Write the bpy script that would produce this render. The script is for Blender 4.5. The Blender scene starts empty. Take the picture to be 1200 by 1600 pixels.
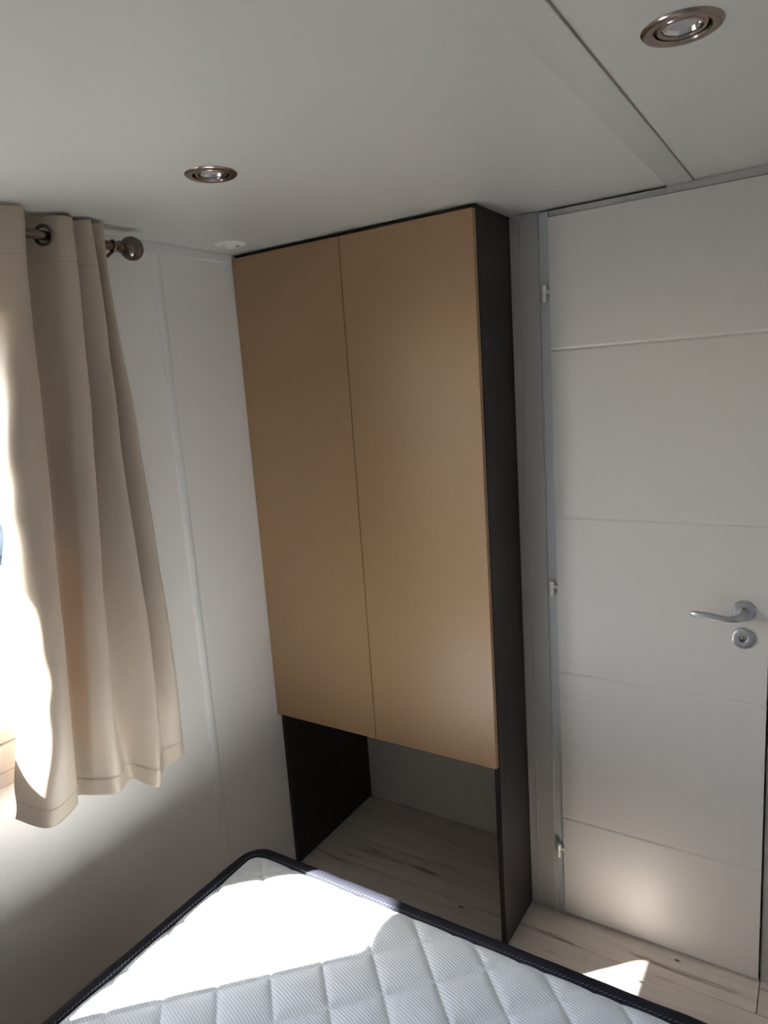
import bpy, bmesh, math, random
from mathutils import Vector, Matrix, noise

random.seed(7)
sc = bpy.context.scene
col = sc.collection
PI = math.pi

# ------------------------------------------------------------------ camera
YAW, PITCH, ROLL, FPX = 0.57885, -0.17752, 0.06939, 1088.42
cam_d = bpy.data.cameras.new('camera')
cam = bpy.data.objects.new('camera', cam_d)
col.objects.link(cam)
cam_d.sensor_fit = 'VERTICAL'
cam_d.sensor_height = 32.0
cam_d.lens = FPX / 1600 * 32.0
cam_d.clip_start = 0.02
Mr = Matrix.Rotation(YAW, 4, 'Z') @ Matrix.Rotation(PITCH, 4, 'X') @ Matrix.Rotation(ROLL, 4, 'Y')
cam.matrix_world = Matrix.Translation((1.58124, -1.88315, 1.67088)) @ Mr @ Matrix.Rotation(PI / 2, 4, 'X')
sc.camera = cam

# ------------------------------------------------------------------ sky, sun, exposure
SUN_DIR = Vector((1.0, 1.0, -1.24)).normalized()      # the way the light travels
world = bpy.data.worlds.new('sky')
sc.world = world
world.use_nodes = True
wn = world.node_tree
wn.nodes.clear()
w_out = wn.nodes.new('ShaderNodeOutputWorld')
w_bg = wn.nodes.new('ShaderNodeBackground')
w_sky = wn.nodes.new('ShaderNodeTexSky')
w_sky.sky_type = 'NISHITA'
w_sky.sun_disc = False
w_sky.sun_elevation = math.asin(-SUN_DIR.z)
w_sky.sun_rotation = math.atan2(-SUN_DIR.x, -SUN_DIR.y)
w_sky.dust_density = 1.2
w_bg.inputs['Strength'].default_value = 0.40
wn.links.new(w_sky.outputs[0], w_bg.inputs[0])
wn.links.new(w_bg.outputs[0], w_out.inputs[0])

sun_d = bpy.data.lights.new('sun', 'SUN')
sun_d.energy = 22.0
sun_d.angle = math.radians(0.6)
sun_d.color = (1.0, 0.955, 0.90)
sun = bpy.data.objects.new('sun', sun_d)
sun.rotation_euler = SUN_DIR.to_track_quat('-Z', 'Y').to_euler()
sun.location = (-4, -6, 6)
col.objects.link(sun)

vs = sc.view_settings
vs.view_transform = 'Standard'
vs.look = 'None'
vs.gamma = 1.0
vs.use_curve_mapping = False
vs.exposure = 2.05

# ------------------------------------------------------------------ dimensions
H = 2.10                      # ceiling
XR, YN = 2.25, -2.75          # right wall, near wall
WT, WD = 0.8188, 0.2249       # wardrobe width, depth proud of the door wall
YB = 0.268                    # back of the niche behind the wardrobe
DL, DR, DT = 0.929, 1.4655, 2.0785
WIN_Y0, WIN_Y1, WIN_Z0, WIN_Z1 = -1.789, -0.90, 0.86, 1.99

# ------------------------------------------------------------------ materials
def mat(name, color, rough=0.6, metal=0.0, spec=0.5, bump=None, var=None, coat=0.0, sheen=0.0, aniso=0.0):
    m = bpy.data.materials.new(name)
    m.use_nodes = True
    nt = m.node_tree
    b = nt.nodes['Principled BSDF']
    b.inputs['Base Color'].default_value = (*color, 1)
    b.inputs['Roughness'].default_value = rough
    b.inputs['Metallic'].default_value = metal
    b.inputs['Specular IOR Level'].default_value = spec
    b.inputs['Coat Weight'].default_value = coat
    b.inputs['Sheen Weight'].default_value = sheen
    tc = nt.nodes.new('ShaderNodeTexCoord')
    if var:                                     # (scale xyz, amount, detail)
        mp = nt.nodes.new('ShaderNodeMapping'); mp.inputs['Scale'].default_value = var[0]
        nz = nt.nodes.new('ShaderNodeTexNoise'); nz.inputs['Scale'].default_value = 1.0
        nz.inputs['Detail'].default_value = var[2] if len(var) > 2 else 3
        rp = nt.nodes.new('ShaderNodeMapRange')
        rp.inputs['From Min'].default_value = 0.3; rp.inputs['From Max'].default_value = 0.7
        rp.inputs['To Min'].default_value = 1 - var[1]; rp.inputs['To Max'].default_value = 1 + var[1]
        hs = nt.nodes.new('ShaderNodeHueSaturation'); hs.inputs['Color'].default_value = (*color, 1)
        nt.links.new(tc.outputs['Object'], mp.inputs[0]); nt.links.new(mp.outputs[0], nz.inputs[0])
        nt.links.new(nz.outputs[0], rp.inputs[0]); nt.links.new(rp.outputs[0], hs.inputs['Value'])
        nt.links.new(hs.outputs[0], b.inputs['Base Color'])
    if bump:                                    # (scale xyz, strength, distance)
        mp = nt.nodes.new('ShaderNodeMapping'); mp.inputs['Scale'].default_value = bump[0]
        nz = nt.nodes.new('ShaderNodeTexNoise'); nz.inputs['Scale'].default_value = 1.0; nz.inputs['Detail'].default_value = 3
        bp = nt.nodes.new('ShaderNodeBump'); bp.inputs['Strength'].default_value = bump[1]; bp.inputs['Distance'].default_value = bump[2]
        nt.links.new(tc.outputs['Object'], mp.inputs[0]); nt.links.new(mp.outputs[0], nz.inputs[0])
        nt.links.new(nz.outputs[0], bp.inputs['Height']); nt.links.new(bp.outputs[0], b.inputs['Normal'])
    return m

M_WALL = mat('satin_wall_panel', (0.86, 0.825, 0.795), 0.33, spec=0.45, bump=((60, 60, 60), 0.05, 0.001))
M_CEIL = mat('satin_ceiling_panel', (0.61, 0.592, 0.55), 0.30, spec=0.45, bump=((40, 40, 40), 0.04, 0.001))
M_TRIM = mat('white_trim', (0.82, 0.80, 0.785), 0.40)
M_FRAME = mat('grey_white_door_frame', (0.46, 0.44, 0.42), 0.42)
M_REBATE = mat('cool_grey_rebate', (0.54, 0.55, 0.55), 0.45)
M_DOOR = mat('satin_white_door', (0.68, 0.635, 0.60), 0.42, spec=0.5, bump=((50, 50, 50), 0.05, 0.001))
M_KRAFT = mat('golden_brown_board', (0.375, 0.225, 0.115), 0.42, spec=0.6, bump=((500, 500, 1600), 0.18, 0.0006), var=((260, 260, 900), 0.10, 2))
M_WENGE = mat('near_black_wood', (0.022, 0.018, 0.017), 0.45, spec=0.45, var=((160, 160, 5), 0.45, 4), bump=((220, 220, 8), 0.15, 0.0006))
M_ALU = mat('brushed_aluminium', (0.52, 0.52, 0.53), 0.33, 1.0, bump=((300, 30, 300), 0.05, 0.0005))
M_NICKEL = mat('hinge_nickel', (0.80, 0.78, 0.73), 0.35, 0.1)
M_BRASS = mat('key_cylinder_brass', (0.36, 0.32, 0.20), 0.35, 1.0)
M_BRONZE = mat('dark_nickel_rod', (0.22, 0.18, 0.155), 0.25, 1.0)
M_SPOT = mat('brushed_bronze_nickel', (0.33, 0.27, 0.23), 0.2, 1.0)
M_DARK = mat('dark_void', (0.012, 0.012, 0.012), 0.8)
M_REFL = mat('lamp_mirror', (0.75, 0.72, 0.72), 0.12, 1.0)
M_PLASTIC = mat('white_plastic', (0.80, 0.79, 0.77), 0.35)
M_PVC = mat('window_pvc', (0.56, 0.50, 0.48), 0.35)
M_TAPE = mat('navy_tape', (0.009, 0.010, 0.018), 0.8, spec=0.3, bump=((900, 900, 900), 0.4, 0.0008))
M_SIDE = mat('navy_mattress_side', (0.014, 0.016, 0.028), 0.85, bump=((700, 700, 700), 0.4, 0.001))
M_BASE = mat('grey_bed_base', (0.10, 0.10, 0.11), 0.7)
M_STITCH_SHADOW = mat('seam_thread_and_shadow_line', (0.36, 0.29, 0.21), 0.8)  # curtain thread, also the painted shadow line along the ceiling strip
M_TAPESTITCH = mat('grey_thread', (0.20, 0.21, 0.25), 0.8)
M_GRAVEL = mat('pale_gravel', (0.095, 0.092, 0.088), 0.95, var=((14, 14, 14), 0.25, 6), bump=((40, 40, 40), 0.6, 0.02))
M_STONE = mat('grey_stone_wall', (0.34, 0.31, 0.28), 0.95, var=((2.5, 2.5, 4), 0.5, 5))
M_SUN_CUTOFF = mat('sun_cutoff_finish', (0.45, 0.42, 0.38), 0.8)  # finish of the added sun-blocking board


def fabric_mat():
    m = bpy.data.materials.new('beige_satin_curtain')
    m.use_nodes = True
    nt = m.node_tree
    b = nt.nodes['Principled BSDF']
    b.inputs['Base Color'].default_value = (0.54, 0.445, 0.345, 1)
    b.inputs['Roughness'].default_value = 0.48
    b.inputs['Specular IOR Level'].default_value = 0.4
    b.inputs['Sheen Weight'].default_value = 0.15
    tr = nt.nodes.new('ShaderNodeBsdfTranslucent')
    tr.inputs[0].default_value = (0.66, 0.43, 0.25, 1)
    mx = nt.nodes.new('ShaderNodeMixShader')
    mx.inputs[0].default_value = 0.10
    tc = nt.nodes.new('ShaderNodeTexCoord')
    mp = nt.nodes.new('ShaderNodeMapping'); mp.inputs['Scale'].default_value = (900, 900, 900)
    nz = nt.nodes.new('ShaderNodeTexNoise'); nz.inputs['Scale'].default_value = 1.0
    bp = nt.nodes.new('ShaderNodeBump'); bp.inputs['Strength'].default_value = 0.12; bp.inputs['Distance'].default_value = 0.0006
    L = nt.links.new
    L(tc.outputs['Object'], mp.inputs[0]); L(mp.outputs[0], nz.inputs[0]); L(nz.outputs[0], bp.inputs['Height'])
    L(bp.outputs[0], b.inputs['Normal'])
    out = nt.nodes['Material Output']
    L(b.outputs[0], mx.inputs[1]); L(tr.outputs[0], mx.inputs[2]); L(mx.outputs[0], out.inputs[0])
    return m
M_CURTAIN = fabric_mat()


def glass_mat():
    m = bpy.data.materials.new('window_glass')
    m.use_nodes = True
    nt = m.node_tree
    nt.nodes.remove(nt.nodes['Principled BSDF'])
    t = nt.nodes.new('ShaderNodeBsdfTransparent'); t.inputs[0].default_value = (0.95, 0.97, 0.97, 1)
    g = nt.nodes.new('ShaderNodeBsdfGlossy'); g.inputs['Roughness'].default_value = 0.02
    lw = nt.nodes.new('ShaderNodeLayerWeight')
    f = nt.nodes.new('ShaderNodeMath'); f.operation = 'POWER'; f.inputs[1].default_value = 4.0
    nt.links.new(lw.outputs['Facing'], f.inputs[0])
    mx = nt.nodes.new('ShaderNodeMixShader')
    nt.links.new(f.outputs[0], mx.inputs[0]); nt.links.new(t.outputs[0], mx.inputs[1]); nt.links.new(g.outputs[0], mx.inputs[2])
    nt.links.new(mx.outputs[0], nt.nodes['Material Output'].inputs[0])
    return m
M_GLASS = glass_mat()


def lens_mat():
    m = bpy.data.materials.new('lamp_lens')
    m.use_nodes = True
    b = m.node_tree.nodes['Principled BSDF']
    b.inputs['Base Color'].default_value = (0.62, 0.58, 0.58, 1)
    b.inputs['Roughness'].default_value = 0.12
    b.inputs['Transmission Weight'].default_value = 0.35
    return m
M_LENS = lens_mat()


def knit_mat():
    """white knit ticking: fine slanting ribs"""
    m = bpy.data.materials.new('white_knit_ticking')
    m.use_nodes = True
    nt = m.node_tree
    L = nt.links.new
    b = nt.nodes['Principled BSDF']
    b.inputs['Roughness'].default_value = 0.85
    b.inputs['Specular IOR Level'].default_value = 0.25
    b.inputs['Sheen Weight'].default_value = 0.2
    tc = nt.nodes.new('ShaderNodeTexCoord')
    sep = nt.nodes.new('ShaderNodeSeparateXYZ')
    L(tc.outputs['Object'], sep.inputs[0])
    def lin(a, c, pitch):
        m1 = nt.nodes.new('ShaderNodeMath'); m1.operation = 'MULTIPLY'; m1.inputs[1].default_value = a * 2 * PI / pitch
        m2 = nt.nodes.new('ShaderNodeMath'); m2.operation = 'MULTIPLY_ADD'; m2.inputs[1].default_value = c * 2 * PI / pitch
        L(sep.outputs[0], m1.inputs[0]); L(sep.outputs[1], m2.inputs[0]); L(m1.outputs[0], m2.inputs[2])
        s = nt.nodes.new('ShaderNodeMath'); s.operation = 'SINE'; L(m2.outputs[0], s.inputs[0])
        return s
    s1 = lin(0.31, 0.95, 0.0058)
    s2 = lin(0.95, -0.31, 0.0036)
    mul = nt.nodes.new('ShaderNodeMath'); mul.operation = 'MULTIPLY_ADD'; mul.inputs[1].default_value = 0.35
    L(s2.outputs[0], mul.inputs[0]); L(s1.outputs[0], mul.inputs[2])
    bp = nt.nodes.new('ShaderNodeBump'); bp.inputs['Strength'].default_value = 0.5; bp.inputs['Distance'].default_value = 0.0006
    L(mul.outputs[0], bp.inputs['Height']); L(bp.outputs[0], b.inputs['Normal'])
    mr = nt.nodes.new('ShaderNodeMapRange')
    mr.inputs['From Min'].default_value = -1.35; mr.inputs['From Max'].default_value = 1.35
    L(mul.outputs[0], mr.inputs[0])
    mc = nt.nodes.new('ShaderNodeMix'); mc.data_type = 'RGBA'
    mc.inputs['A'].default_value = (0.66, 0.715, 0.78, 1); mc.inputs['B'].default_value = (0.88, 0.93, 0.97, 1)
    L(mr.outputs[0], mc.inputs['Factor']); L(mc.outputs['Result'], b.inputs['Base Color'])
    return m
M_KNIT = knit_mat()


def plank_mat():
    m = bpy.data.materials.new('washed_oak_floor')
    m.use_nodes = True
    nt = m.node_tree
    L = nt.links.new
    N = nt.nodes.new
    b = nt.nodes['Principled BSDF']
    b.inputs['Roughness'].default_value = 0.5
    b.inputs['Specular IOR Level'].default_value = 0.35
    tc = N('ShaderNodeTexCoord'); oi = N('ShaderNodeObjectInfo')
    off = N('ShaderNodeVectorMath'); off.operation = 'MULTIPLY_ADD'
    off.inputs[1].default_value = (37, 53, 11)
    L(oi.outputs['Random'], off.inputs[0]); L(tc.outputs['Object'], off.inputs[2])
    mp = N('ShaderNodeMapping'); mp.inputs['Scale'].default_value = (2.2, 26, 1)
    L(off.outputs[0], mp.inputs[0])
    n1 = N('ShaderNodeTexNoise'); n1.inputs['Scale'].default_value = 1.0; n1.inputs['Detail'].default_value = 7
    n1.inputs['Roughness'].default_value = 0.62; n1.inputs['Distortion'].default_value = 0.6
    L(mp.outputs[0], n1.inputs[0])
    r1 = N('ShaderNodeValToRGB')
    e = r1.color_ramp.elements
    e[0].position = 0.29; e[0].color = (0.24, 0.175, 0.13, 1)
    e[1].position = 0.41; e[1].color = (0.64, 0.565, 0.505, 1)
    e2 = e.new(0.75); e2.color = (0.76, 0.69, 0.625, 1)
    L(n1.outputs[0], r1.inputs[0])
    # soft long tonal drift
    mp2 = N('ShaderNodeMapping'); mp2.inputs['Scale'].default_value = (1.1, 7, 1)
    L(off.outputs[0], mp2.inputs[0])
    n2 = N('ShaderNodeTexNoise'); n2.inputs['Scale'].default_value = 1.0; n2.inputs['Detail'].default_value = 2
    L(mp2.outputs[0], n2.inputs[0])
    hs = N('ShaderNodeHueSaturation')
    mr = N('ShaderNodeMapRange'); mr.inputs['To Min'].default_value = 0.85; mr.inputs['To Max'].default_value = 1.28
    L(n2.outputs[0], mr.inputs[0]); L(mr.outputs[0], hs.inputs['Value']); L(r1.outputs[0], hs.inputs['Color'])
    # small dark knots at their own places on the floor
    geo = N('ShaderNodeNewGeometry')
    last = hs.outputs[0]
    for (kx, ky, kr) in ((0.625, -0.128, 0.0060), (1.263, -0.028, 0.0055), (1.190, -0.150, 0.0050)):
        sb = N('ShaderNodeVectorMath'); sb.operation = 'SUBTRACT'; sb.inputs[1].default_value = (kx, ky, 0)
        L(geo.outputs['Position'], sb.inputs[0])
        sl = N('ShaderNodeVectorMath'); sl.operation = 'MULTIPLY'; sl.inputs[1].default_value = (0.7, 1.2, 0)
        L(sb.outputs[0], sl.inputs[0])
        ln = N('ShaderNodeVectorMath'); ln.operation = 'LENGTH'; L(sl.outputs[0], ln.inputs[0])
        rr = N('ShaderNodeMapRange'); rr.inputs['From Min'].default_value = kr * 0.5; rr.inputs['From Max'].default_value = kr * 1.5
        rr.inputs['To Min'].default_value = 0.85; rr.inputs['To Max'].default_value = 0.0
        L(ln.outputs['Value'], rr.inputs[0])
        mx = N('ShaderNodeMix'); mx.data_type = 'RGBA'; mx.inputs['B'].default_value = (0.05, 0.032, 0.022, 1)
        L(rr.outputs[0], mx.inputs['Factor']); L(last, mx.inputs['A'])
        last = mx.outputs['Result']
    L(last, b.inputs['Base Color'])
    bp = N('ShaderNodeBump'); bp.inputs['Strength'].default_value = 0.12; bp.inputs['Distance'].default_value = 0.001
    L(n1.outputs[0], bp.inputs['Height']); L(bp.outputs[0], b.inputs['Normal'])
    return m
M_PLANK = plank_mat()

# ------------------------------------------------------------------ mesh helpers
def box(bm, a, b, bev=0.0, seg=2):
    r = bmesh.ops.create_cube(bm, size=1.0)
    v = r['verts']
    c = [(a[i] + b[i]) / 2 for i in range(3)]
    s = [abs(b[i] - a[i]) for i in range(3)]
    for p in v:
        p.co = Vector((c[0] + p.co.x * s[0], c[1] + p.co.y * s[1], c[2] + p.co.z * s[2]))
    if bev:
        es = list({e for p in v for e in p.link_edges})
        bmesh.ops.bevel(bm, geom=es, offset=min(bev, min(s) * 0.45), segments=seg, affect='EDGES', profile=0.5)
    return bm

def boxes(*args, bev=0.0):
    bm = bmesh.new()
    for a, b in args:
        box(bm, a, b, bev)
    return bm

def lathe(profile, seg=48, axis='Z', closed=False):
    """profile: list of (radius, height) swept round the axis"""
    bm = bmesh.new()
    rings = []
    for (r, h) in profile:
        if r < 1e-6:
            rings.append([bm.verts.new((0, 0, h))])
        else:
            rings.append([bm.verts.new((r * math.cos(2 * PI * i / seg), r * math.sin(2 * PI * i / seg), h)) for i in range(seg)])
    pairs = list(zip(rings[:-1], rings[1:]))
    if closed:
        pairs.append((rings[-1], rings[0]))
    for A, B in pairs:
        for i in range(seg):
            j = (i + 1) % seg
            if len(A) == 1 and len(B) == 1:
                continue
            if len(A) == 1:
                bm.faces.new((A[0], B[i], B[j]))
            elif len(B) == 1:
                bm.faces.new((A[i], B[0], A[j]))
            else:
                bm.faces.new((A[i], B[i], B[j], A[j]))
    if axis == 'Y':
        bmesh.ops.rotate(bm, verts=bm.verts, cent=(0, 0, 0), matrix=Matrix.Rotation(PI / 2, 3, 'X'))   # +Z -> -Y
    bmesh.ops.recalc_face_normals(bm, faces=bm.faces)
    return bm

def tube(pts, rads, seg=12, bm=None, flat=None):
    """swept tube; flat=(a,b) gives an oval section"""
    bm = bm or bmesh.new()
    rings = []
    up0 = Vector((0, 0, 1))
    for k, p in enumerate(pts):
        p = Vector(p)
        t = (Vector(pts[min(k + 1, len(pts) - 1)]) - Vector(pts[max(k - 1, 0)])).normalized()
        up = up0 if abs(t.dot(up0)) < 0.95 else Vector((1, 0, 0))
        s = t.cross(up).normalized(); u = s.cross(t)
        r = rads[k] if isinstance(rads, (list, tuple)) else rads
        ra, rb = r if isinstance(r, (list, tuple)) else (r, r)
        rings.append([bm.verts.new(p + s * ra * math.cos(2 * PI * i / seg) + u * rb * math.sin(2 * PI * i / seg)) for i in range(seg)])
    for A, B in zip(rings[:-1], rings[1:]):
        for i in range(seg):
            j = (i + 1) % seg
            bm.faces.new((A[i], A[j], B[j], B[i]))
    bm.faces.new(rings[0]); bm.faces.new(list(reversed(rings[-1])))
    bmesh.ops.recalc_face_normals(bm, faces=bm.faces)
    return bm

def obj(name, bm, m, parent=None, loc=(0, 0, 0), smooth=False, rot=None):
    me = bpy.data.meshes.new(name)
    bm.to_mesh(me); bm.free()
    me.materials.append(m)
    if smooth:
        me.polygons.foreach_set('use_smooth', [True] * len(me.polygons))
        try:
            me.set_sharp_from_angle(angle=math.radians(35))
        except Exception:
            pass
    o = bpy.data.objects.new(name, me)
    o.location = loc
    if rot: o.rotation_euler = rot
    col.objects.link(o)
    if parent: o.parent = parent
    return o

def thing(name, label, cat, loc=(0, 0, 0), group=None):
    o = bpy.data.objects.new(name, None)
    o.empty_display_size = 0.1
    o.location = loc
    o['label'] = label; o['category'] = cat
    if group: o['group'] = group
    col.objects.link(o)
    return o

def struct(o, label=None):
    o['kind'] = 'structure'
    if label: o['label'] = label
    return o

def structure_root(name, label=None, loc=(0, 0, 0)):
    o = bpy.data.objects.new(name, None)
    o.location = loc
    col.objects.link(o)
    return struct(o, label)

# ------------------------------------------------------------------ SETTING
T = 0.07
# floor slab and laminate boards
floor = struct(obj('floor', boxes(((-T, YN - T, -0.06), (XR + T, YB + 0.06, -0.009))), M_DARK), 'washed oak laminate floor boards')
PW, GAP = 0.19, 0.0010
y = -0.11 + 2 * PW
row = 0
while y > YN:
    y0, y1 = max(y - PW, YN), min(y, YB)
    if y1 > y0 + 0.005:
        x = -[0.35, 0.03, 0.70, 0.20][row % 4]
        while x < XR:
            a, b = max(x, 0), min(x + 1.50, XR)
            if b > a + 0.01:
                bm = bmesh.new()
                box(bm, (a + GAP, y0 + GAP, -0.009), (b - GAP, y1 - GAP, 0.0), 0.0009, 1)
                cx, cy = (a + b) / 2, (y0 + y1) / 2
                bmesh.ops.translate(bm, verts=bm.verts, vec=(-cx, -cy, 0))
                obj('plank', bm, M_PLANK, floor, (cx, cy, 0))
            x += 1.50
    y -= PW
    row += 1

# left wall with the window opening
bm = boxes(((-T, YN, -0.009), (0, WIN_Y0, H)), ((-T, WIN_Y1, -0.009), (0, YB, H)),
           ((-T, WIN_Y0, -0.009), (0, WIN_Y1, WIN_Z0)), ((-T, WIN_Y0, WIN_Z1), (0, WIN_Y1, H)))
struct(obj('wall_left', bm, M_WALL), 'satin white panelled wall with the window')
# back wall: niche behind the wardrobe, pier, wall behind and right of the door
bm = boxes(((-T, YB, -0.009), (WT, YB + 0.06, H)),
           ((WT, 0.006, -0.009), (DL - 0.029, YB + 0.06, H)),
           ((DL - 0.029, 0.04, -0.009), (1.53, YB + 0.06, H)),
           ((1.53, 0.0, -0.009), (XR + T, YB + 0.06, H)))
struct(obj('wall_back', bm, M_WALL), 'white wall around the door')
struct(obj('wall_right', boxes(((XR, YN, -0.009), (XR + T, 0, H))), M_WALL))
struct(obj('wall_near', boxes(((-T, YN - T, -0.009), (XR + T, YN, H))), M_WALL))

# ceiling sheet with round holes for the recessed spots
SPOTS = [(0.543, -0.825), (1.397, -0.821)]
bm = bmesh.new()
outer = [bm.verts.new(p) for p in ((-T, YN - T, H), (XR + T, YN - T, H), (XR + T, YB + 0.06, H), (-T, YB + 0.06, H))]
edges = [bm.edges.new((outer[i], outer[(i + 1) % 4])) for i in range(4)]
for (sx, sy) in SPOTS:
    rg = [bm.verts.new((sx + 0.042 * math.cos(2 * PI * i / 40), sy + 0.042 * math.sin(2 * PI * i / 40), H)) for i in range(40)]
    edges += [bm.edges.new((rg[i], rg[(i + 1) % 40])) for i in range(40)]
bmesh.ops.triangle_fill(bm, use_beauty=True, use_dissolve=False, edges=edges)
ext = bmesh.ops.extrude_face_region(bm, geom=list(bm.faces))
bmesh.ops.translate(bm, verts=[v for v in ext['geom'] if isinstance(v, bmesh.types.BMVert)], vec=(0, 0, 0.02))
bmesh.ops.recalc_face_normals(bm, faces=bm.faces)
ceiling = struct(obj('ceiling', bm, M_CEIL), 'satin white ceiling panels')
struct(obj('light_block_roof', boxes(((-T - 0.05, YN - 0.12, H + 0.12), (XR + 0.12, YB + 0.12, H + 0.18))), M_CEIL))  # unseen sheet added over the ceiling to block light
# flat cover strip over the joint of the two ceiling panels
bm = bmesh.new()
box(bm, (1.224, YN, H - 0.0045), (1.2825, -0.001, H), 0.002, 2)
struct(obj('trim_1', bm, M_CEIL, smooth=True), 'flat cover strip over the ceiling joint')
obj('painted_shadow_line', boxes(((1.2825, YN, H - 0.0010), (1.2840, -0.001, H))), M_STITCH_SHADOW, bpy.data.objects['trim_1'])  # thin brown strip standing in for the shadow line beside the cover strip
# half round joint cover and top strip on the left wall
bm = bmesh.new()
prof = [(0.0, -0.015), (0.004, -0.0135), (0.007, -0.008), (0.008, 0), (0.007, 0.008), (0.004, 0.0135), (0.0, 0.015)]
lo = [bm.verts.new((px, -0.519 + py, 0.0)) for px, py in prof]
hi = [bm.verts.new((px, -0.519 + py, 2.071)) for px, py in prof]
for i in range(len(prof) - 1):
    bm.faces.new((lo[i], lo[i + 1], hi[i + 1], hi[i]))
bm.faces.new(hi); bm.faces.new(list(reversed(lo)))
bmesh.ops.recalc_face_normals(bm, faces=bm.faces)
struct(obj('trim_2', bm, M_TRIM, smooth=True), 'rounded white joint cover strip up the left wall')
bm = bmesh.new(); box(bm, (0, YN, 2.074), (0.004, -0.2249, H), 0.0015, 1)
struct(obj('trim_3', bm, M_TRIM), 'thin flat strip along the top of the left wall')

# ------------------------------------------------------------------ window
win = structure_root('window_1', 'white framed window behind the beige curtains', (0, (WIN_Y0 + WIN_Y1) / 2, WIN_Z0))
def wchild(name, bm, m, parent=win, smooth=False):
    off = Vector(win.location) if parent is win else Vector((0, 0, 0))
    bmesh.ops.translate(bm, verts=bm.verts, vec=-off)
    return obj(name, bm, m, parent, smooth=smooth)
fw = 0.062
bm = bmesh.new()
for a, b in (((-0.065, WIN_Y0, WIN_Z0), (0.012, WIN_Y1, WIN_Z0 + fw)), ((-0.065, WIN_Y0, WIN_Z1 - fw), (0.012, WIN_Y1, WIN_Z1)),
             ((-0.065, WIN_Y0, WIN_Z0 + fw), (0.012, WIN_Y0 + fw, WIN_Z1 - fw)), ((-0.065, WIN_Y1 - fw, WIN_Z0 + fw), (0.012, WIN_Y1, WIN_Z1 - fw))):
    box(bm, a, b, 0.004)
wchild('window_frame', bm, M_PVC)
bm = bmesh.new()
g = 0.035
ya, yb, za, zb = WIN_Y0 + fw, WIN_Y1 - fw, WIN_Z0 + fw, WIN_Z1 - fw
for a, b in (((-0.055, ya, za), (0.0, yb, za + g)), ((-0.055, ya, zb - g), (0.0, yb, zb)),
             ((-0.055, ya, za + g), (0.0, ya + g, zb - g)), ((-0.055, yb - g, za + g), (0.0, yb, zb - g))):
    box(bm, a, b, 0.005)
wchild('window_sash', bm, M_PVC)
bm = bmesh.new(); box(bm, (0.0, WIN_Y0 - 0.03, WIN_Z0 - 0.035), (0.008, WIN_Y1 + 0.03, WIN_Z0), 0.003)
box(bm, (0.0, WIN_Y0 - 0.03, WIN_Z0), (0.010, WIN_Y0, WIN_Z1), 0.003)
wchild('window_trim', bm, M_PVC)
wchild('pane', boxes(((-0.032, ya + g, za + g), (-0.028, yb - g, zb - g))), M_GLASS)

# ------------------------------------------------------------------ outside
GZ = -0.55
struct(obj('ground', boxes(((-60, -50, GZ - 0.1), (-0.1, 50, GZ))), M_GRAVEL), 'pale gravel ground outside the window')
tag = lambda o, l, c: (o.__setitem__('label', l), o.__setitem__('category', c), o)[2]
bm = bmesh.new()
box(bm, (-0.915, -4.2, 2.585), (-0.13, 0.4, 2.625), 0.004)  # unseen board, added to end the sun patches at their upper edge
tag(obj('sun_cutoff_board', bm, M_SUN_CUTOFF), 'unseen flat board added outside above the window to cut off the sun', 'sun blocker')
bm = bmesh.new()
random.seed(3)
gw = tag(obj('garden_wall', boxes(((-9.75, -12, GZ), (-9.5, 22, GZ + 0.9))), M_STONE), 'low grey stone wall across the gravel, seen through the window', 'wall')

# ------------------------------------------------------------------ DOOR
door = structure_root('door_1', 'white grooved interior door with aluminium lever handle', (DL, 0, 0))
def dchild(name, bm, m, parent=None, smooth=False):
    p = parent or door
    off = Vector((DL, 0, 0))
    bmesh.ops.translate(bm, verts=bm.verts, vec=-off)
    return obj(name, bm, m, p, smooth=smooth)
YF = -0.004      # face of the leaf
# leaf: profile in (y,z) with four pressed V grooves, extruded in x
zb0 = 0.008
prof = [(YF + 0.0015, zb0), (YF, zb0 + 0.0015)]
for gz in (0.339, 0.8085, 1.276, 1.737):
    prof += [(YF, gz - 0.0060), (YF + 0.0014, gz - 0.0030), (YF + 0.0030, gz), (YF + 0.0014, gz + 0.0030), (YF, gz + 0.0060)]
prof += [(YF, DT - 0.0015), (YF + 0.0015, DT), (0.036, DT), (0.036, zb0)]
bm = bmesh.new()
A = [bm.verts.new((DL, py, pz)) for py, pz in prof]
B = [bm.verts.new((DR, py, pz)) for py, pz in prof]
n = len(prof)
for i in range(n):
    bm.faces.new((A[i], A[(i + 1) % n], B[(i + 1) % n], B[i]))
bm.faces.new(A); bm.faces.new(list(reversed(B)))
bmesh.ops.recalc_face_normals(bm, faces=bm.faces)
dchild('leaf', bm, M_DOOR)
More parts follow.
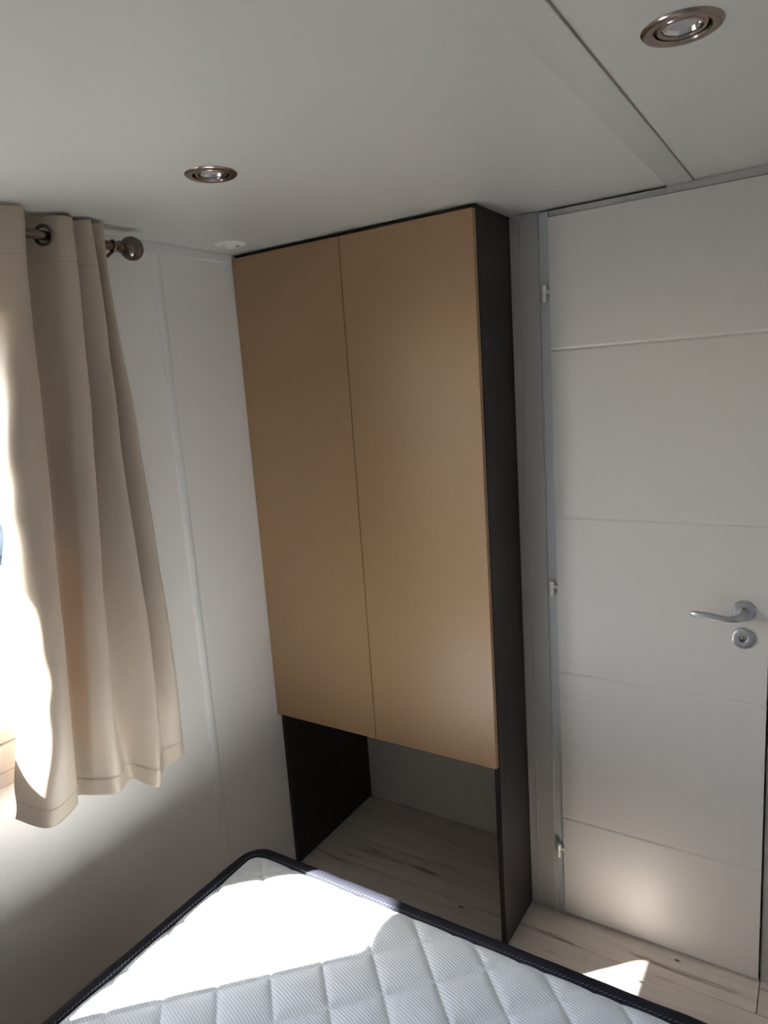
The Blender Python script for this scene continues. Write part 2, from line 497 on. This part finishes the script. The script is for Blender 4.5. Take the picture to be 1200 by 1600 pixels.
# frame: outer lip, post, rebate strip, head, right post
bm = bmesh.new()
box(bm, (0.8195, -0.001, 0), (0.845, 0.006, 2.093), 0.001)
box(bm, (0.8445, -0.003, 0), (0.8475, 0.006, 2.083), 0.0012)
box(bm, (0.8475, 0.0, 0), (0.8990, 0.006, 2.099), 0.001)
dchild('frame_post', bm, M_FRAME)
bm = bmesh.new()
box(bm, (0.9015, 0.004, 0), (0.9275, 0.04, 2.095), 0.001)
dchild('rebate_strip', bm, M_REBATE)
bm = bmesh.new()
box(bm, (0.9300, 0.0, 2.0793), (1.2215, 0.04, 2.0940), 0.001)
box(bm, (1.2215, 0.0, 2.0793), (1.53, 0.04, 2.0995), 0.001)
dchild('frame_head', bm, M_FRAME)
bm = bmesh.new()
box(bm, (1.470, 0.004, 0), (1.488, 0.04, 2.081), 0.001)
box(bm, (1.488, -0.006, 0), (1.535, 0.004, 2.081), 0.002)
dchild('frame_post', bm, M_FRAME)
for hz in (0.226, 1.067, 1.885):
    bm = lathe([(0, -0.022), (0.0055, -0.022), (0.0064, -0.021), (0.0064, -0.0014), (0.0048, -0.001), (0.0048, 0.001), (0.0064, 0.0014), (0.0064, 0.021), (0.0055, 0.022), (0, 0.022)], 20)
    bmesh.ops.translate(bm, verts=bm.verts, vec=(0.9160, -0.010, hz))
    h = dchild('hinge', bm, M_NICKEL, smooth=True)
    bm = bmesh.new(); box(bm, (0.919, -0.011, hz + 0.001), (0.932, -0.0025, hz + 0.010), 0.001)
    dchild('hinge_pin', bm, M_NICKEL, h)
    h.children[0]['label'] = 'short pin joining hinge and door leaf'
# lever handle
HX, HZ = 1.410, 1.057
bm = lathe([(0, 0.0085), (0.020, 0.0085), (0.0245, 0.0075), (0.0265, 0.005), (0.0268, 0.0)], 48, 'Y')
bmesh.ops.translate(bm, verts=bm.verts, vec=(HX, YF, HZ))
hd = dchild('door_handle', bm, M_ALU, smooth=True)
bm = bmesh.new()
pts, rd = [], []
for (px, py, pz, a, b) in ((0, 0, 0, .0110, .0110), (0, -.022, 0, .0105, .0105), (0, -.034, -.0015, .0105, .0105), (-.003, -.043, -.0035, .0100, .0095),
                           (-.012, -.050, -.0060, .0090, .0085), (-.028, -.053, -.0080, .0075, .0075), (-.045, -.053, -.0078, .0072, .0084),
                           (-.065, -.052, -.0062, .0070, .0094), (-.085, -.051, -.0050, .0064, .0092), (-.102, -.050, -.0044, .0054, .0080),
                           (-.114, -.049, -.0042, .0044, .0068), (-.1165, -.049, -.0042, .0026, .0045)):
    pts.append((HX + px, YF + py - .004, HZ + pz)); rd.append((a, b))
tube(pts, rd, 16, bm)
dchild('lever', bm, M_ALU, hd, smooth=True)
bm = lathe([(0.0085, 0.004), (0.0085, 0.0078), (0.010, 0.0085), (0.0225, 0.0085), (0.0255, 0.0072), (0.0268, 0.0045), (0.0268, 0.0)], 48, 'Y')
bmesh.ops.translate(bm, verts=bm.verts, vec=(HX, YF, 0.985))
kp = dchild('lock_rosette', bm, M_ALU, smooth=True)
bm = lathe([(0, 0.0045), (0.0075, 0.0045), (0.0085, 0.004), (0.0085, 0)], 24, 'Y')
bmesh.ops.translate(bm, verts=bm.verts, vec=(HX, YF - 0.0005, 0.9865))
dchild('lock_cylinder', bm, M_BRASS, kp, smooth=True)
bm = bmesh.new(); box(bm, (HX - 0.0008, YF - 0.0054, 0.9820), (HX + 0.0008, YF - 0.0048, 0.9905), 0.0)
dchild('key_slot', bm, M_DARK, kp)

# ------------------------------------------------------------------ WARDROBE
ward = thing('wardrobe', 'tall dark wardrobe with two golden brown doors and an open bottom', 'wardrobe', (WT / 2, 0, 0))
def wd(name, bm, m, label=None, parent=None, smooth=False):
    bmesh.ops.translate(bm, verts=bm.verts, vec=(-WT / 2, 0, 0))
    o = obj(name, bm, m, parent or ward, smooth=smooth)
    if label: o['label'] = label
    return o
YC = -WD + 0.0185        # carcass front
PT = 0.018
TOP = H - 0.0012
bm = bmesh.new(); box(bm, (0.001, YC, 0.0006), (PT, YB - 0.001, TOP), 0.0008, 1); wd('side_panel', bm, M_WENGE)
bm = bmesh.new(); box(bm, (WT - PT, YC, 0.0006), (WT - 0.0004, YB - 0.001, TOP), 0.0008, 1); wd('side_panel', bm, M_WENGE)
bm = bmesh.new(); box(bm, (PT, YC, TOP - 0.018), (WT - PT, YB - 0.001, TOP), 0.0008, 1); wd('top_panel', bm, M_WENGE)
bm = bmesh.new(); box(bm, (PT, YC, 0.592), (WT - PT, YB - 0.001, 0.610), 0.0008, 1); wd('bottom_shelf', bm, M_WENGE)
for i in range(2):
    xa = 0.0015 + i * 0.40858
    xb = xa + 0.4062
    bm = bmesh.new(); box(bm, (xa, -WD, 0.5857), (xb, -WD + 0.0175, 2.0878), 0.0008, 1)
    wd('door', bm, M_KRAFT, 'golden brown handleless door')

# ------------------------------------------------------------------ BED
MX0, MX1, MY0, MY1, MZ = 0.329, 1.735, -2.61, -0.704, 0.50
MB = 0.30
base = thing('bed_base', 'low grey bed base with short legs under the mattress', 'bed base', ((MX0 + MX1) / 2, (MY0 + MY1) / 2, 0))
def bb(name, bm, m):
    bmesh.ops.translate(bm, verts=bm.verts, vec=-Vector(base.location)); return obj(name, bm, m, base)
bm = bmesh.new()
box(bm, (MX0 + .01, MY0 + .01, 0.18), (MX1 - .01, MY1 - .03, MB - 0.0015), 0.006)
bb('base_frame', bm, M_BASE)
for lx in (MX0 + .10, MX1 - .10):
    for ly in (MY0 + .12, MY1 - .15):
        bm = lathe([(0, 0.0005), (0.022, 0.0005), (0.028, 0.18), (0, 0.18)], 20)
        bmesh.ops.translate(bm, verts=bm.verts, vec=(lx, ly, 0)); bb('leg', bm, M_WENGE)

mt = thing('mattress', 'white diamond-quilted mattress edged with navy tape', 'mattress', ((MX0 + MX1) / 2, (MY0 + MY1) / 2, MB))
def mm(name, bm, m, smooth=True):
    bmesh.ops.translate(bm, verts=bm.verts, vec=-Vector(mt.location)); return obj(name, bm, m, mt, smooth=smooth)
RC = 0.055           # corner radius in plan
def rrect(inset, z, n=14):
    """rounded rectangle outline of the mattress, counter clockwise"""
    x0, x1, y0, y1 = MX0 + inset, MX1 - inset, MY0 + inset, MY1 - inset
    r = max(RC - inset, 0.012)
    pts = []
    for cx, cy, a0 in ((x1 - r, y1 - r, 0), (x0 + r, y1 - r, PI / 2), (x0 + r, y0 + r, PI), (x1 - r, y0 + r, 3 * PI / 2)):
        for i in range(n + 1):
            a = a0 + PI / 2 * i / n
            pts.append((cx + r * math.cos(a), cy + r * math.sin(a), z))
    return pts
def resample(pts, step):
    out = []
    m = len(pts)
    for i in range(m):
        a, b = Vector(pts[i]), Vector(pts[(i + 1) % m])
        L = (b - a).length
        k = max(1, int(round(L / step)))
        for j in range(k):
            out.append(a.lerp(b, j / k))
    return out
# quilted top
def sdist(x, y):
    """distance inside the rounded rectangle"""
    cx, cy = (MX0 + MX1) / 2, (MY0 + MY1) / 2
    hx, hy = (MX1 - MX0) / 2 - RC, (MY1 - MY0) / 2 - RC
    dx, dy = abs(x - cx) - hx, abs(y - cy) - hy
    return RC - (math.hypot(max(dx, 0), max(dy, 0)) + min(max(dx, dy), 0))
def quilt(x, y):
    u = (x + y) / math.sqrt(2); v = (x - y) / math.sqrt(2)
    p = 0.1072
    fu = abs(((u - 0.070) / p + 0.5) % 1 - 0.5); fv = abs(((v - 1.1715) / p + 0.5) % 1 - 0.5)
    # puffed cell: sharp thread lines, broad soft crowns
    d = min(fu, fv) * p
    h = 1 - math.exp(-d / 0.0075)
    h = 0.72 * h + 0.28 * math.sin(PI * fu) * math.sin(PI * fv)
    return h
TI = 0.019           # the knit starts this far inside the outer edge
bm = bmesh.new()
nx, ny = 420, 560
X0, X1, Y0, Y1 = MX0 + TI, MX1 - TI, MY0 + TI, MY1 - TI
grid = []
for j in range(ny + 1):
    rowv = []
    for i in range(nx + 1):
        x = X0 + (X1 - X0) * i / nx; y = Y0 + (Y1 - Y0) * j / ny
        # pull the far corners onto the rounded outline
        for sx, cx in ((-1, MX0 + RC), (1, MX1 - RC)):
            for sy, cy in ((-1, MY0 + RC), (1, MY1 - RC)):
                ax, ay = (x - cx) * sx, (y - cy) * sy
                if ax > 1e-9 and ay > 1e-9:
                    s = max(ax, ay) / math.hypot(ax, ay)
                    x, y = cx + sx * ax * s, cy + sy * ay * s
        e = sdist(x, y) - TI
        rise = 1 - math.exp(-max(e, 0) / 0.022)
        z = MZ - 0.010 + 0.0035 * rise + 0.0105 * quilt(x, y) * (0.10 + 0.90 * rise)
        z += 0.0008 * noise.noise((x * 9, y * 9, 0.3))
        rowv.append(bm.verts.new((x, y, z)))
    grid.append(rowv)
for j in range(ny):
    for i in range(nx):
        bm.faces.new((grid[j][i], grid[j][i + 1], grid[j + 1][i + 1], grid[j + 1][i]))
bmesh.ops.recalc_face_normals(bm, faces=bm.faces)
if bm.faces[0].normal.z < 0:
    bmesh.ops.reverse_faces(bm, faces=bm.faces)
mm('quilted_top', bm, M_KNIT)
# side border
bm = bmesh.new()
levels = [(0.012, MB + 0.001), (0.002, MB + 0.014), (0.0, MB + 0.10), (0.002, MZ - 0.02), (0.006, MZ - 0.011)]
rings = [[bm.verts.new(p) for p in resample(rrect(i, z), 0.05)] for i, z in [levels[0]]]
base_pts = resample(rrect(0.0, 0), 0.05)
rings = []
cxm, cym = (MX0 + MX1) / 2, (MY0 + MY1) / 2
for ins, z in levels:
    rr = []
    for p in base_pts:
        v = Vector((p.x - cxm, p.y - cym, 0))
        rr.append(bm.verts.new((cxm + v.x * (1 - ins / 0.70), cym + v.y * (1 - ins / 0.953), z)))
    rings.append(rr)
for A, B in zip(rings[:-1], rings[1:]):
    for i in range(len(A)):
        j = (i + 1) % len(A)
        bm.faces.new((A[i], A[j], B[j], B[i]))
bm.faces.new(rings[0]); bm.faces.new(rings[-1])
bmesh.ops.recalc_face_normals(bm, faces=bm.faces)
mm('side_border', bm, M_SIDE)
# edge tape: an oval roll round the top edge, slightly wavy
bm = bmesh.new()
path = resample(rrect(0.009, MZ - 0.009), 0.012)
np_ = len(path)
rings = []
for k, p in enumerate(path):
    t = (path[(k + 1) % np_] - path[k - 1]).normalized()
    s = Vector((t.y, -t.x, 0))                   # outward
    w = 0.0012 * noise.noise((p.x * 14, p.y * 14, 1.0))
    rr = []
    for i in range(12):
        a = 2 * PI * i / 12
        rr.append(bm.verts.new(p + s * ((0.0155 + w) * math.cos(a)) + Vector((0, 0, 0.0105 * math.sin(a) + w))))
    rings.append(rr)
for k in range(np_):
    A, B = rings[k], rings[(k + 1) % np_]
    for i in range(12):
        j = (i + 1) % 12
        bm.faces.new((A[i], B[i], B[j], A[j]))
bmesh.ops.recalc_face_normals(bm, faces=bm.faces)
tape = mm('edge_tape', bm, M_TAPE)
tape['label'] = 'navy binding tape rolled around the top edge'
# zigzag stitching on the inner side of the tape
bm = bmesh.new()
path = [p for p in resample(rrect(0.0215, MZ - 0.0005), 0.0045)]
for k in range(len(path) - 1):
    a, b = path[k].copy(), path[k + 1].copy()
    d = (b - a).normalized(); s = Vector((d.y, -d.x, 0)) * 0.0022
    if k % 2: a, b = a - s, b + s
    else: a, b = a + s, b - s
    w = Vector((0, 0, 0.0006)); q_ = Vector((d.y, -d.x, 0)) * 0.0005 + d * 0.0005
    vv = [bm.verts.new(p) for p in (a - q_ , a + q_, b + q_, b - q_, a + w, b + w)]
    bm.faces.new((vv[0], vv[3], vv[5], vv[4])); bm.faces.new((vv[1], vv[4], vv[5], vv[2]))
st = obj('stitching', bm, M_TAPESTITCH, tape)
for v in st.data.vertices: v.co -= Vector(mt.location)
st['kind'] = 'stuff'

# ------------------------------------------------------------------ CURTAIN ROD
RX, RZ = 0.090, 2.052
rod = thing('curtain_rod', 'dark nickel curtain rod with a ridged ball end', 'curtain rod', (RX, -1.41, RZ))
def rc(name, bm, parent=None, smooth=True, m=M_BRONZE):
    bmesh.ops.translate(bm, verts=bm.verts, vec=-Vector(rod.location)); return obj(name, bm, m, parent or rod, smooth=smooth)
RY0, RY1 = -2.11, -0.703
rc('pole', tube([(RX, RY0, RZ), (RX, -1.3, RZ), (RX, RY1, RZ)], 0.0105, 20))
for ye, d in ((RY1, 1), (RY0, -1)):
    # collar then a ball with turned ridges; profile along +y
    prof = [(0, -0.030), (0.0138, -0.030), (0.0150, -0.028), (0.0150, -0.026), (0.0130, -0.024), (0.0122, -0.022), (0.0122, -0.010), (0.0142, -0.008), (0.0142, -0.004), (0.0112, -0.002), (0.0112, 0.002)]
    cy_, r_ = 0.0285, 0.0290
    for i in range(1, 90):
        a = -PI / 2 + PI * i / 90
        rr = r_ * math.cos(a); h = r_ * math.sin(a)
        if abs(h + 0.001) < 0.0105:
            rr *= 1 - 0.085 * (0.5 + 0.5 * math.cos(2 * PI * (h + 0.001) / 0.0052))
        if rr > 0.0115 or a > 0:
            prof.append((rr, cy_ + h))
    prof.append((0, cy_ + r_))
    bm = lathe(prof, 40)
    bmesh.ops.rotate(bm, verts=bm.verts, cent=(0, 0, 0), matrix=Matrix.Rotation(-PI / 2 * d, 3, 'X'))
    bmesh.ops.recalc_face_normals(bm, faces=bm.faces)
    bmesh.ops.translate(bm, verts=bm.verts, vec=(RX, ye + 0.008 * d, RZ))
    rc('finial', bm)
for yb_ in (-0.7245, -2.088):
    bm = tube([(0.0, yb_, RZ - 0.024), (0.03, yb_, RZ - 0.024), (0.07, yb_, RZ - 0.021), (RX, yb_, RZ - 0.013)], 0.004, 12)
    box(bm, (0.0, yb_ - 0.015, RZ - 0.045), (0.004, yb_ + 0.015, RZ + 0.005), 0.001)
    rc('bracket', bm)

# ------------------------------------------------------------------ CURTAINS
# plan outlines of the hanging cloth (x out from the wall, y along it) at five heights
LV = [
 (2.092, [(.055,-1.075),(.125,-1.000),(.128,-.962),(.040,-.928),(.118,-.882),(.126,-.850),(.104,-.832),(.130,-.806),(.104,-.788),(.122,-.766),(.050,-.745)]),
 (1.940, [(.052,-1.075),(.135,-1.022),(.140,-.985),(.045,-.938),(.122,-.895),(.138,-.862),(.090,-.848),(.140,-.808),(.092,-.792),(.132,-.776),(.045,-.735)]),
 (1.580, [(.050,-1.068),(.145,-1.085),(.158,-1.018),(.050,-.955),(.122,-.920),(.140,-.886),(.052,-.868),(.142,-.816),(.060,-.792),(.136,-.756),(.045,-.715)]),
 (1.000, [(.050,-1.118),(.150,-1.098),(.160,-1.052),(.055,-.992),(.118,-.972),(.140,-.930),(.075,-.895),(.152,-.816),(.090,-.785),(.140,-.738),(.048,-.700)]),
 (0.730, [(.042,-1.152),(.110,-1.110),(.100,-1.036),(.040,-1.004),(.085,-.974),(.128,-.940),(.098,-.882),(.168,-.856),(.128,-.800),(.122,-.730),(.055,-.690)]),
]
HEMZ = [.757, .733, .745, .733, .730, .730, .727, .708, .722, .724, .732]
def catmull(P, t):
    n_ = len(P) - 1
    t = max(0.0, min(n_ - 1e-6, t))
    i = int(t); f = t - i
    p0, p1, p2, p3 = P[max(i - 1, 0)], P[i], P[i + 1], P[min(i + 2, n_)]
    return [0.5 * ((2 * b) + (-a + c) * f + (2 * a - 5 * b + 4 * c - d) * f * f + (-a + 3 * b - 3 * c + d) * f ** 3) for a, b, c, d in zip(p0, p1, p2, p3)]
NS, NV = 300, 240
def curtain_point(s, v):
    """s along the cloth (0..10), v from top (0) to hem (1)"""
    hz = catmull([(h,) for h in HEMZ], s)[0]
    z = 2.092 + (hz - 2.092) * v
    zs = [l[0] for l in LV]
    zz = 2.092 + (0.730 - 2.092) * v
    k = 0
    while k < len(zs) - 2 and zz < zs[k + 1]: k += 1
    f = (zs[k] - zz) / (zs[k] - zs[k + 1])
    cs = [catmull(LV[q][1], s) for q in (max(k - 1, 0), k, k + 1, min(k + 2, len(LV) - 1))]
    z0, z1, z2, z3 = [zs[q] for q in (max(k - 1, 0), k, k + 1, min(k + 2, len(LV) - 1))]
    out = []
    for c in range(2):
        p0, p1, p2, p3 = cs[0][c], cs[1][c], cs[2][c], cs[3][c]
        h = z2 - z1
        m1 = (p2 - p0) / (z2 - z0) * h if z2 != z0 else p2 - p1
        m2 = (p3 - p1) / (z3 - z1) * h if z3 != z1 else p2 - p1
        f2, f3 = f * f, f ** 3
        out.append((2*f3 - 3*f2 + 1) * p1 + (f3 - 2*f2 + f) * m1 + (-2*f3 + 3*f2) * p2 + (f3 - f2) * m2)
    x, y = out
    # slack and small creases, stronger towards the free edge and hem
    a = 0.0030 * min(1.0, v * 3)
    x += a * noise.noise((y * 14, z * 5.0, 0.7)) + 0.0016 * min(1, v * 4) * noise.noise((y * 45, z * 14, 3.1))
    y += a * noise.noise((x * 11, z * 6.5, 5.2))
    if s < 1.4:                                    # puckered leading edge
        w = (1.4 - s) / 1.4
        y += w * 0.0045 * math.sin(z * 42 + 0.8 * math.sin(z * 17)) * min(1, v * 3)
        x += w * 0.0040 * math.sin(z * 31 + 1.2) * min(1, v * 3)
    hv = (hz + 0.045 - z)                          # fold of the hem
    if hv > 0: x += 0.0012; y -= 0.0012
    return Vector((x, y, z))

def build_curtain(name, label, mirror=None):
    """mirror: y' = mirror - y for the second panel"""
    fx = (lambda p: Vector((p.x, mirror - p.y, p.z))) if mirror is not None else (lambda p: p)
    root = thing(name, label, 'curtain', (RX, fx(Vector((0, -0.93, 0))).y, 2.092), 'eyelet curtains at the window')
    org = Vector(root.location)
    # where the cloth crosses the rod
    cross = []
    v_r = (2.092 - RZ) / (2.092 - 0.730)
    prev = None
    for i in range(2001):
        s = 10 * i / 2000
        d = curtain_point(s, v_r).x - RX
        if prev is not None and prev * d < 0: cross.append(s)
        prev = d
    bm = bmesh.new()
    vs_ = []
    cl = []
    for j in range(NV + 1):
        # denser rows near the top so that the eyelet holes are round
        t = j / NV
        v = 0.075 * (t / 0.2) if t < 0.2 else 0.075 + 0.925 * (t - 0.2) / 0.8
        vs_.append([bm.verts.new(fx(curtain_point(10 * i / NS, v))) for i in range(NS + 1)])
    C = [fx(curtain_point(s, v_r)) for s in cross]
    for j in range(NV):
        for i in range(NS):
            q = (vs_[j][i], vs_[j][i + 1], vs_[j + 1][i + 1], vs_[j + 1][i])
            c = (q[0].co + q[1].co + q[2].co + q[3].co) / 4
            si = 10 * (i + 0.5) / NS
            hole = False
            for s_, cc in zip(cross, C):
                if abs(si - s_) < 0.9 and (c - Vector((cc.x, cc.y, RZ))).length < 0.0195: hole = True
            if not hole: bm.faces.new(q if mirror is None else q[::-1])
    lonely = [v for v in bm.verts if not v.link_faces]
    bmesh.ops.delete(bm, geom=lonely, context='VERTS')
    bmesh.ops.translate(bm, verts=bm.verts, vec=-org)
    cloth = obj('cloth', bm, M_CURTAIN, root, smooth=False)
    cloth.data.polygons.foreach_set('use_smooth', [True] * len(cloth.data.polygons))
    so = cloth.modifiers.new('thickness', 'SOLIDIFY'); so.thickness = 0.0011; so.offset = 0
    # eyelets
    for s_, cc in zip(cross, C):
        p0, p1 = fx(curtain_point(s_ - 0.12, v_r)), fx(curtain_point(s_ + 0.12, v_r))
        t = (p1 - p0); t.z = 0; t.normalize()
        nrm = Vector((t.y, -t.x, 0))
        bm = lathe([(0.0175, -0.0022), (0.0185, -0.0034), (0.0215, -0.0034), (0.0245, -0.0018), (0.0250, 0), (0.0245, 0.0018), (0.0215, 0.0034), (0.0185, 0.0034), (0.0175, 0.0022)], 36, closed=True)
        R_ = Matrix((t, Vector((0, 0, 1)), nrm)).transposed()
        if R_.determinant() < 0: R_ = Matrix((t, Vector((0, 0, 1)), -nrm)).transposed()
        bmesh.ops.rotate(bm, verts=bm.verts, cent=(0, 0, 0), matrix=R_)
        bmesh.ops.translate(bm, verts=bm.verts, vec=Vector((cc.x, cc.y, RZ)) - org)
        obj('eyelet', bm, M_BRONZE, root, smooth=True)
    # stitched seams: header and hem
    for nm, vfun in (('header_seam', lambda s: 0.098 / 1.36), ('hem_seam', lambda s: 1 - 0.044 / (2.092 - catmull([(h,) for h in HEMZ], s)[0]))):
        bm = bmesh.new()
        pts = []
        for i in range(501):
            s = 10 * i / 500
            p = curtain_point(s, vfun(s)); p2 = curtain_point(min(s + .02, 10), vfun(s)); p1 = curtain_point(max(s - .02, 0), vfun(s))
            t = (p2 - p1); t.z = 0; t.normalize()
            nrm = Vector((t.y, -t.x, 0))
            pts.append((fx(p + nrm * 0.0007), fx(p - nrm * 0.0007)))
        for side in (0, 1):
            for i in range(0, 500, 4):
                a, b = pts[i][side] - org, pts[i + 3][side] - org
                up = Vector((0, 0, 0.0006))
                d = (b - a)
                if d.length < 1e-6: continue
                o_ = (pts[i][side] - pts[i][1 - side]).normalized() * 0.0004
                vv = [bm.verts.new(p) for p in (a - up, b - up, b + up, a + up, a + o_, b + o_)]
                bm.faces.new((vv[0], vv[1], vv[5], vv[4])); bm.faces.new((vv[4], vv[5], vv[2], vv[3]))
        o = obj(nm, bm, M_STITCH_SHADOW, root)
        o['kind'] = 'stuff'
        o['label'] = 'row of small stitches'
    return root
build_curtain('eyelet_curtain', 'beige satin eyelet curtain hanging from the rod near the left wall joint strip')
MIR = -2.82
build_curtain('eyelet_curtain', 'beige satin eyelet curtain on the far side of the window, beyond the left picture edge', MIR)

# ------------------------------------------------------------------ CEILING FITTINGS
def spot(loc, label):
    r = thing('ceiling_spotlight', label, 'ceiling light', (loc[0], loc[1], H), 'recessed ceiling spotlights')
    obj('trim_ring', lathe([(0.0345, 0.004), (0.0345, -0.0015), (0.0365, -0.0035), (0.0440, -0.0042), (0.0485, -0.0030), (0.0508, -0.0005), (0.0508, 0.0), (0.0400, 0.0)], 72, closed=False), M_SPOT, r, smooth=True)
    gr = obj('gimbal_ring', lathe([(0.0245, 0.004), (0.0245, -0.0008), (0.0260, -0.0024), (0.0300, -0.0022), (0.0325, -0.0002), (0.0325, 0.004)], 72), M_SPOT, r, smooth=True)
    bulb = obj('lamp_reflector', lathe([(0.0243, 0.001), (0.0225, 0.004), (0.0185, 0.013), (0.0130, 0.022), (0.0080, 0.028), (0, 0.030)], 48), M_REFL, r, smooth=True)
    ln = obj('lens', lathe([(0, 0.0075), (0.009, 0.0068), (0.0195, 0.0048), (0.0195, 0.0062), (0, 0.0090)], 48), M_LENS, bulb, smooth=True)
    obj('housing', lathe([(0.0415, 0.0005), (0.0410, 0.055), (0, 0.055)], 40), M_DARK, r, smooth=True)
    return r
spot(SPOTS[0], 'round bronze nickel ceiling spotlight between the curtain rod and the wardrobe top')
spot(SPOTS[1], 'round bronze nickel ceiling spotlight right of the ceiling joint strip, on the door side')

vent = thing('ceiling_vent', 'small round white ceiling vent in the corner beside the wardrobe top', 'vent', (0.116, -0.343, H))
obj('vent_ring', lathe([(0.0285, 0.0), (0.0285, -0.0070), (0.0300, -0.0085), (0.0380, -0.0052), (0.0430, -0.0022), (0.0440, 0.0)], 60), M_PLASTIC, vent, smooth=True)
obj('vent_throat', lathe([(0.0285, -0.0010), (0.0, -0.0010)], 40), M_DARK, vent)
obj('centre_cone', lathe([(0.0175, -0.0020), (0.0170, -0.0065), (0.0110, -0.0110), (0.0050, -0.0125), (0, -0.0128)], 40), M_PLASTIC, vent, smooth=True)
for k in range(8):
    a = 2 * PI * k / 8 + 0.2
    bm = bmesh.new(); box(bm, (0.015, -0.0013, -0.0065), (0.0292, 0.0013, -0.0015), 0.0004, 1)
    bmesh.ops.rotate(bm, verts=bm.verts, cent=(0, 0, 0), matrix=Matrix.Rotation(a, 3, 'Z'))
    obj('vent_rib', bm, M_PLASTIC, vent)
